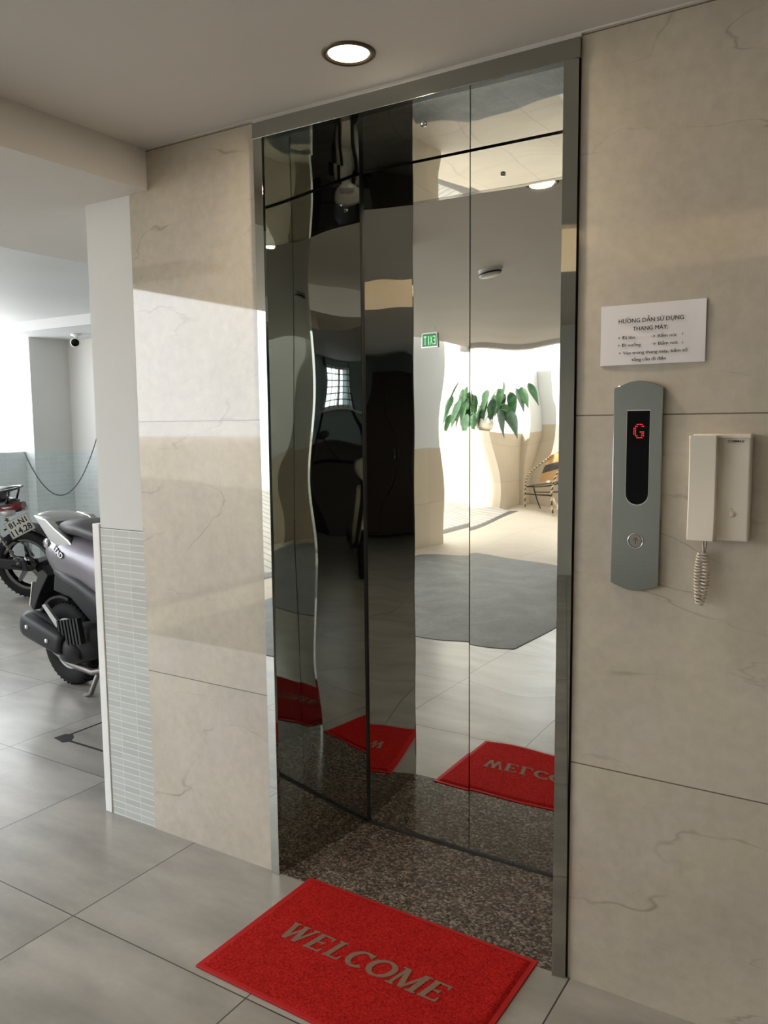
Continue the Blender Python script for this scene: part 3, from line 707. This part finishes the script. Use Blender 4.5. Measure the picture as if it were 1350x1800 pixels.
    m_ = MB(); m_.tube([(.35,.05,.25),(.27,.10,.02),(.22,.10,.0)], .012, n=8); m_.tube([(.35,-.05,.25),(.27,-.10,.02),(.22,-.10,.0)], .012, n=8); m_.build('stand', M_ENGINE, t)
    return t
scooter('grey violet motor scooter with a big black muffler, parked behind the white tiled column', (-3.90, .96, 0), math.radians(-4), 1.12)

def underbone(label, loc, rz, scale, cowl, plate=None, back=0):
    t = thing('underbone_motorbike', label, 'motorbike', loc, rz, group='parked underbone motorbikes', scale=scale); SH = Matrix.Translation((back,0,0))
    wheel(t, 0, .285, .085, M_GLOSSB, 5, rr=.74, hub=.06); wheel(t, 1.24, .285, .07, M_GLOSSB, 5, rr=.76, hub=.05)
    m_ = MB(); m_.loft([(-.36,0,.80,.035,.02),(-.30,0,.79,.062,.042),(-.18,0,.765,.085,.062),(0,0,.735,.105,.078),(.20,0,.70,.115,.085),(.40,0,.64,.10,.09),(.55,0,.58,.07,.08)], n=28, e=2.4, T=SH); m_.build('tail_fairing', M_GLOSSB, t)
    m_ = MB(); m_.loft([(-.405,0,.775,.035,.026),(-.385,0,.768,.060,.040),(-.30,0,.755,.078,.044),(-.22,0,.745,.080,.03)], n=24, e=2.6, T=SH); tl = m_.build('tail_light', M_TAILR, t)
    for s in (-1,1): MB().loft([(-.37,s*.085,.735,.02,.02),(-.32,s*.098,.73,.03,.026),(-.25,s*.10,.73,.012,.016)], n=16, T=SH).build('turn_signal', M_CLEARL, t)
    m_ = MB(); m_.loft([(-.26,0,.852,.06,.02),(-.18,0,.862,.11,.035),(.05,0,.85,.13,.04),(.28,0,.82,.13,.045),(.48,0,.79,.10,.04),(.58,0,.79,.05,.02)], n=28, e=2.8, T=SH); m_.build('seat', M_SEAT, t)
    m_ = MB()
    for yy in (-.07,-.035,0,.035,.07): m_.tube([(-.10,yy,.90),(-.22,yy,.905),(-.375,yy*.8,.915)], .007, n=8)
    m_.tube([(-.10,-.10,.885),(-.25,-.10,.90),(-.36,-.075,.915),(-.385,0,.918),(-.36,.075,.915),(-.25,.10,.90),(-.10,.10,.885)], .010, n=8)
    m_.tube([(-.36,.09,.91),(-.36,-.09,.91)], .008, n=8); m_.tube([(-.34,.07,.905),(-.30,.07,.80)], .009, n=8); m_.tube([(-.34,-.07,.905),(-.30,-.07,.80)], .009, n=8)
    m_.bm.transform(SH); m_.build('luggage_rack', M_GLOSSB, t)
    m_ = MB(); arc = [(.0-.335*math.cos(a), .285+.335*math.sin(a)) for a in [math.radians(x) for x in range(20,120,8)]]
    m_.prism(arc + [(x*.955, .285+(z-.285)*.955) for x, z in arc[::-1]], 'y', -.055, .055)
    m_.prism([(-.24,.70),(-.33,.66),(-.43,.44),(-.405,.42),(-.30,.56),(-.18,.62)], 'y', -.062, .062, bev=.006); m_.build('rear_fender', M_BPLAST, t)
    if plate: plate_part(t, plate, '81-N1', '114.28')
    m_ = MB(); m_.tube([(0,-.085,.285),(.42,-.06,.33)], .022, n=10); m_.tube([(0,.085,.285),(.42,.06,.33)], .022, n=10); m_.build('swingarm', M_BPLAST, t)
    m_ = MB()
    for s in (-1,1):
        pts = [(.02+ .20*u_, s*.10, .31 + .33*u_) for u_ in [i/60 for i in range(61)]]
        cp_ = [(x+.018*math.cos(i*.9), y+.018*math.sin(i*.9), z) for i, (x, y, z) in enumerate(pts)]
        m_.tube(cp_, .005, n=6); m_.tube([pts[0], pts[-1]], .011, n=8)
    m_.build('shock_absorber', M_ENGINE, t)
    m_ = MB(); m_.prism([(-.05,.25),(.44,.29),(.46,.36),(-.02,.34)], 'y', .075, .10, bev=.008); m_.build('chain_case', M_BPLAST, t)
    m_ = MB(); m_.loft([(.36,0,.34,.10,.08),(.46,0,.35,.13,.11),(.58,0,.33,.13,.10),(.72,0,.31,.09,.07),(.84,0,.30,.07,.05)], n=20, e=3); m_.build('engine', M_ENGINE, t)
    m_ = MB(); m_.tube([(.80,-.06,.28),(.62,-.12,.20),(.30,-.14,.20),(.14,-.15,.22)], .018, n=10); m_.tube([(.14,-.15,.22),(-.05,-.15,.25),(-.32,-.16,.31)], [.03,.046,.042], n=16); m_.build('exhaust', M_SCOOTD, t)
    m_ = MB(); m_.prism([(.50,.62),(.78,.56),(.98,.80),(1.06,.62),(1.04,.42),(.90,.30),(.82,.36),(.80,.48),(.55,.50)], 'y', -.13, .13, bev=.03); m_.build('leg_shield', cowl, t)
    m_ = MB()
    for s in (-1,1): m_.tube([(1.02,s*.075,.80),(1.24,s*.075,.285)], .019, n=10)
    m_.build('fork', M_BPLAST, t)
    m_ = MB(); arc = [(1.24+.325*math.cos(a), .285+.325*math.sin(a)) for a in [math.radians(x) for x in range(35,165,10)]]
    m_.prism(arc + [(1.24+(x-1.24)*.95, .285+(z-.285)*.95) for x, z in arc[::-1]], 'y', -.05, .05, bev=.006); m_.build('front_fender', cowl, t)
    m_ = MB(); m_.loft([(.92,0,.94,.08,.04),(.99,0,.96,.14,.085),(1.07,0,.93,.135,.10),(1.14,0,.88,.09,.07),(1.18,0,.84,.03,.03)], n=24, e=2.2); m_.build('headlight_cowl', cowl, t)
    m_ = MB(); m_.loft([(1.10,0,.93,.085,.05),(1.15,0,.91,.075,.045),(1.165,0,.905,.03,.02)], n=20); m_.build('headlamp', M_CLEARL, t)
    m_ = MB(); m_.tube([(.86,-.34,.96),(.94,-.14,.99),(.96,0,.99),(.94,.14,.99),(.86,.34,.96)], .015, n=10); m_.build('handlebar', M_BPLAST, t)
    for s in (-1,1): mirror_part(t, .93, s*.20, .99, s, M_BPLAST)
    m_ = MB(); m_.tube([(.45,.08,.26),(.42,.20,.01)], .011, n=8); m_.tube([(.40,-.06,.26),(.38,-.10,.09)], .011, n=8); m_.build('stand', M_ENGINE, t)
    return t
# bike at the far left; direction away from the viewer's left
BR = math.radians(203)
PT = Matrix.Translation((-.415,.0,.60)) @ Euler((0,0,0)).to_matrix().to_4x4()
def plate_T(pos, face, roll):
    z = Vector(face).normalized(); x = Vector((0,0,1)).cross(z).normalized(); y = z.cross(x)
    x2 = x*math.cos(roll) + y*math.sin(roll)
    return frame_T(pos, x2, z.cross(x2))
# face direction in bike coordinates, tipped up and toward the open side
bike = underbone('black underbone motorbike with white plate 81-N1 114.28, cut off by the left picture edge', (-6.24, 2.32, 0), BR, 1.05, M_GLOSSB, back=.38,
          plate=plate_T((-.07,.16,.645), (-.70,.66,.34), math.radians(18)))
bike.rotation_euler = (math.radians(-8), 0, BR)

# ================================================================== PARKING DETAILS
cc = thing('security_camera', 'small white security camera under the parking ceiling', 'security camera', (-7.30, 3.70, 2.42))
mb = MB(); mb.lathe([(0,0),(.06,0),(.055,-.02),(.02,-.025),(.02,-.05)], n=28); mb.build('mount', M_WHITEP, cc)
T = frame_T((.02,-.03,-.09),(.61,.79,0),(.15,-.12,1))
mb = MB(); mb.lathe([(0,-.05),(.04,-.045),(.052,.0),(.052,.03),(.040,.034)], n=32, T=T); hd = mb.build('housing', M_WHITEP, cc)
mb = MB(); mb.lathe([(0,.046),(.02,.042),(.040,.030)], n=28, T=T); mb.build('camera_lens', M_GLASSB, hd)
mb = MB()
pts = []
A_, B_ = Vector((-8.0,3.5,1.19)), Vector((-7.40,4.0,1.38))
for i in range(25):
    u_ = i/24; p_ = A_.lerp(B_, u_); p_.z += -.57*4*u_*(1-u_); pts.append(p_)
mb.tube(pts, .006, n=6); tag(mb.build('hanging_cable', M_CABLE), 'thin dark cable sagging in front of the tiled parking wall', 'cable')
pl = MB(); pl.box((-8.28,2.2,1.19),(-8.07,3.22,1.29)); tag(pl.build('window_trough', M_GREYBOX), 'grey concrete trough lying on the low wall at the far left', 'trough')
# floor hatch with broken corner
ht = thing('floor_hatch', 'square tiled floor hatch with a broken corner beside the column', 'hatch', (-2.93, .66, 0))
mb = MB(); mb.prism([(-.31,-.255),(-.285,-.28),(.33,-.28),(.33,.30),(-.31,.30)], 'z', .0, .0015); mb.build('cover', M_FLOOR, ht)
mb = MB()
mb.box((-.326,-.30,.0),(-.31,.315,.0012)); mb.box((-.326,-.293,.0),(.345,-.28,.0012)); mb.box((.33,-.30,0),(.345,.315,.0012)); mb.box((-.326,.30,0),(.345,.315,.0012))
mb.prism([(-.35,-.30),(-.27,-.315),(-.245,-.285),(-.27,-.25),(-.31,-.225),(-.345,-.245)], 'z', 0, .002); mb.build('gap', M_BLACK, ht)

# ================================================================== COURT THINGS
ex = thing('exit_sign', 'green EXIT sign hanging on two chains near the lobby edge, seen in the door', 'sign', (-3.73, -3.98, 2.222), math.radians(15))
mb = MB(); mb.box((-.095,-.012,-.068),(.095,.012,.068), bev=.003); mb.build('housing', M_SILVER, ex)
mb = MB(); mb.box((-.086,.0121,-.058),(.086,.014,.058)); mb.box((-.086,-.014,-.058),(.086,-.0121,.058)); mb.build('face', M_GREEN, ex)
mb = MB(); 
for k_, (c_, w_) in enumerate((('E',.026),('X',.034),('I',.008),('T',.032))):
    u_ = (-.074,-.040,.006,.036)[k_]
    for s in (-1, 1): add_text(mb, c_, frame_T((-s*u_, s*.0146, -.042),(-s,0,0),(0,0,1)), w_, .084, bold=.0)
mb.build('lettering', M_GREENL, ex)
for s in (-1, 1):
    mb = MB()
    z_ = .068; k = 0
    while z_ < ZC-2.222-.004:
        a = (k % 2)*PI/2; pts = [(s*.065+.005*math.cos(b)*math.cos(a), .005*math.cos(b)*math.sin(a), z_+.009+.010*math.sin(b)) for b in [2*PI*i/10 for i in range(10)]]
        mb.tube(pts, .0014, n=5, closed=True); z_ += .0165; k += 1
    mb.build('chain', M_SILVER, ex)
sd = thing('smoke_detector', 'round white smoke detector on the lobby ceiling, seen in the right door leaf', 'smoke detector', (-2.07, -1.67, ZC))
mb = MB(); mb.lathe([(0,-.042),(.052,-.042),(.062,-.036),(.065,-.014),(.070,-.012),(.072,0)], n=36); mb.build('case', M_WHITEP, sd)
mb = MB(); mb.lathe([(.0640,-.030),(.0655,-.028),(.0655,-.020)], n=36); mb.build('vent', M_SCOOTD, sd)
dr = thing('floor_drain', 'long dark drain grate across the foot of the ramp', 'drain', (-5.1, 0, 0))
for y0, y1 in ((-9.2,-5.5),(-5.49,-1.75)):
    mb = MB(); mb.box((-.1,y0,-.02),(.1,y1,.003)); 
    k = y0+.03
    while k < y1-.03: mb.box((-.085,k,.003),(.085,k+.02,.008)); k += .05
    mb.build('grate', M_ENGINE, dr)
pt = thing('potted_plant', 'drooping leafy plant in a white pot on the tan ledge, seen in the door', 'potted plant', (-5.72, -9.62, 1.332))
pt.scale = (1.12,)*3
mb = MB(); mb.lathe([(0,0),(.09,0),(.13,.03),(.168,.09),(.172,.14),(.15,.19),(.142,.195),(.135,.185),(.13,.17)], n=40); mb.build('pot', M_POT, pt)
mb = MB(); mb.lathe([(0,.175),(.137,.17)], n=28); mb.build('soil', M_SOIL, pt)
rl = random.Random(11)
stems = MB(); leaves = MB()
specs = [(-.55,.42,.05),(-.42,.62,.1),(-.30,.50,-.2),(-.34,.34,.2),(-.15,.55,.1),(-.05,.40,-.1),(.10,.52,.15),(.20,.62,-.1),(.24,.38,.2),(.12,.30,.0),(.48,.50,.0),(.62,.56,.05),(.34,.28,-.15),(-.62,.26,0),(-.22,.22,.22),(.02,.28,.22),(.28,.50,.22),(-.48,.50,-.12),(-.16,.12,.26),(-.05,.16,.28),(-.25,.3,.15),(.38,.18,.1),(-.5,.15,.1),(.15,.45,-.2)]
for (dx, hz, dy) in specs:
    # picture left in the door is larger X in the mirrored world: keep spread along X
    base = Vector((dx*.08, dy*.1, .17)); tip = Vector((dx, dy, .10+hz)); mid = (base+tip)*.5 + Vector((0,0,.16))
    pts = [base*(1-u_)**2 + mid*2*u_*(1-u_) + tip*u_*u_ for u_ in [i/10 for i in range(11)]]
    stems.tube(pts, .004, n=5)
    for rep in range(2):
        L = .20 + rl.random()*.12; wd = .050 + rl.random()*.022
        d = Vector((dx*.9 + rl.uniform(-.15,.15), dy + rl.uniform(-.2,.2), -.6 - rl.random()*1.0 - rep*.5)); d.normalize()
        side = d.cross(Vector((rl.uniform(-.5,.5), rl.uniform(-1,1), .6))).normalized(); nrm = side.cross(d)
        o_ = tip + Vector((rl.uniform(-.03,.03), rl.uniform(-.03,.03), 0)) if rep == 0 else pts[7]
        def lf(u, v, o_=o_, d=d, side=side, nrm=nrm, L=L, wd=wd):
            ww = wd*math.sin(PI*min(1, u**.75))*(1-.25*u); s_ = (v-.5)*2
            return o_ + d*L*u + side*ww*s_ + nrm*(.25*ww*abs(s_)) + Vector((0,0,-.10*u*u))
        leaves.grid(lf, 10, 4)
stems.build('stem', M_STEM, pt); leaves.build('foliage', M_LEAF, pt, fix=False)

# cane chair
ch = thing('cane_chair', 'armchair with striped cane-wrapped arms and tan woven back in the niche', 'chair', (-4.72, -9.95, 0), math.radians(8), scale=1.1)
# local: chair faces +y; width along x
def rr_(pts, k=8):  # catmull-rom smoothing
    P = [Vector(p) for p in pts]; out = []
    for i in range(len(P)-1):
        a, b, c, d = P[max(i-1,0)], P[i], P[i+1], P[min(i+2,len(P)-1)]
        for j in range(k):
            t_ = j/k; out.append(.5*((2*b)+(c-a)*t_+(2*a-5*b+4*c-d)*t_*t_+(3*b-3*c+d-a)*t_**3))
    out.append(P[-1]); return out
for s in (-1, 1):
    mb = MB(); mb.tube(rr_([(s*.27,.24,0),(s*.265,.23,.30),(s*.26,.21,.50),(s*.255,.12,.63),(s*.24,-.06,.70),(s*.20,-.20,.76),(s*.12,-.235,.80)], 12), .014, M_CSTRIPE, n=8, stripe=M_BLACK); mb.build('arm', None, ch)
    mb = MB(); mb.tube([(s*.22,-.02,.42),(s*.20,-.24,.02),(s*.20,-.26,0)], .012, n=8); mb.build('leg', M_BPLAST, ch)
mb = MB(); mb.tube([(-.255,.20,.40),(.255,.20,.40)], .010, n=8); mb.tube([(-.262,.225,.27),(.262,.225,.27)], .010, n=8); mb.tube([(-.25,.2,.40),(-.21,-.16,.40),(.21,-.16,.40),(.25,.2,.40)], .010, n=8); mb.tube([(-.21,-.12,.28),(.21,-.12,.28)], .008, n=8); mb.build('frame', M_BPLAST, ch)
mb = MB(); mb.grid(lambda u, v: Vector((-.24+.48*u, -.17+.37*v, .415+.012*math.sin(PI*u)*0 - .012*math.sin(PI*v)*math.sin(PI*u))), 16, 16, M_WEAVED); mb.build('seat', M_WEAVED, ch, fix=False)
def bk(z0, z1, mm, m_):
    def f(u, v):
        z = z0+(z1-z0)*v; a = (u-.5)*2; return Vector((a*.185, -.175 - (z-.4)*.17 - .03*(1-a*a), z))
    m_.grid(f, 14, 6, mm)
mb = MB(); bk(.44,.57,M_WEAVE,mb); bk(.57,.68,M_DOT,mb); bk(.68,.815,M_WEAVE,mb); mb.build('backrest', None, ch, fix=False)

# ================================================================== DARK BAY BEHIND THE VIEWER
underbone('dark underbone motorbike with pale front cowl in the dim bay, reflected in the left jamb', (3.05, -3.55, 0), math.radians(140), 1.1, M_WCOWL)
underbone('dark blue underbone motorbike behind the pale-fronted one in the dim bay', (4.25, -3.5, 0), math.radians(128), 1.1, M_BLUEC)
mb = MB()
for a, b in (((5.17,-5.2,1.56),(5.21,-5.17,2.2)),((5.17,-4.53,1.56),(5.21,-4.5,2.2)),((5.17,-5.2,1.56),(5.21,-4.5,1.60)),((5.17,-5.2,2.16),(5.21,-4.5,2.2)),((5.17,-4.87,1.56),(5.21,-4.83,2.2))): mb.box(a, b)
mb.box((5.10,-5.25,1.53),(5.2,-4.45,1.56))
wf = struct('window_1', mb, M_WTRIM, 'small barred window high in the wall of the dim bay')
mb = MB(); mb.box((5.21,-5.2,1.58),(5.215,-4.5,2.18)); mb.build('pane', M_GLASS, wf)
mb = MB()
for k in range(1, 6): mb.tube([(5.15,-5.2,1.58+k*.1),(5.15,-4.5,1.58+k*.1)], .008, n=6)
for k in range(0, 7): mb.tube([(5.15,-5.19+k*.115,1.56),(5.15,-5.19+k*.115,2.2)], .006, n=6)
mb.build('grille', M_SCOOTD, wf)
for o_ in (wf,): o_.location = (0,-.2,.05)
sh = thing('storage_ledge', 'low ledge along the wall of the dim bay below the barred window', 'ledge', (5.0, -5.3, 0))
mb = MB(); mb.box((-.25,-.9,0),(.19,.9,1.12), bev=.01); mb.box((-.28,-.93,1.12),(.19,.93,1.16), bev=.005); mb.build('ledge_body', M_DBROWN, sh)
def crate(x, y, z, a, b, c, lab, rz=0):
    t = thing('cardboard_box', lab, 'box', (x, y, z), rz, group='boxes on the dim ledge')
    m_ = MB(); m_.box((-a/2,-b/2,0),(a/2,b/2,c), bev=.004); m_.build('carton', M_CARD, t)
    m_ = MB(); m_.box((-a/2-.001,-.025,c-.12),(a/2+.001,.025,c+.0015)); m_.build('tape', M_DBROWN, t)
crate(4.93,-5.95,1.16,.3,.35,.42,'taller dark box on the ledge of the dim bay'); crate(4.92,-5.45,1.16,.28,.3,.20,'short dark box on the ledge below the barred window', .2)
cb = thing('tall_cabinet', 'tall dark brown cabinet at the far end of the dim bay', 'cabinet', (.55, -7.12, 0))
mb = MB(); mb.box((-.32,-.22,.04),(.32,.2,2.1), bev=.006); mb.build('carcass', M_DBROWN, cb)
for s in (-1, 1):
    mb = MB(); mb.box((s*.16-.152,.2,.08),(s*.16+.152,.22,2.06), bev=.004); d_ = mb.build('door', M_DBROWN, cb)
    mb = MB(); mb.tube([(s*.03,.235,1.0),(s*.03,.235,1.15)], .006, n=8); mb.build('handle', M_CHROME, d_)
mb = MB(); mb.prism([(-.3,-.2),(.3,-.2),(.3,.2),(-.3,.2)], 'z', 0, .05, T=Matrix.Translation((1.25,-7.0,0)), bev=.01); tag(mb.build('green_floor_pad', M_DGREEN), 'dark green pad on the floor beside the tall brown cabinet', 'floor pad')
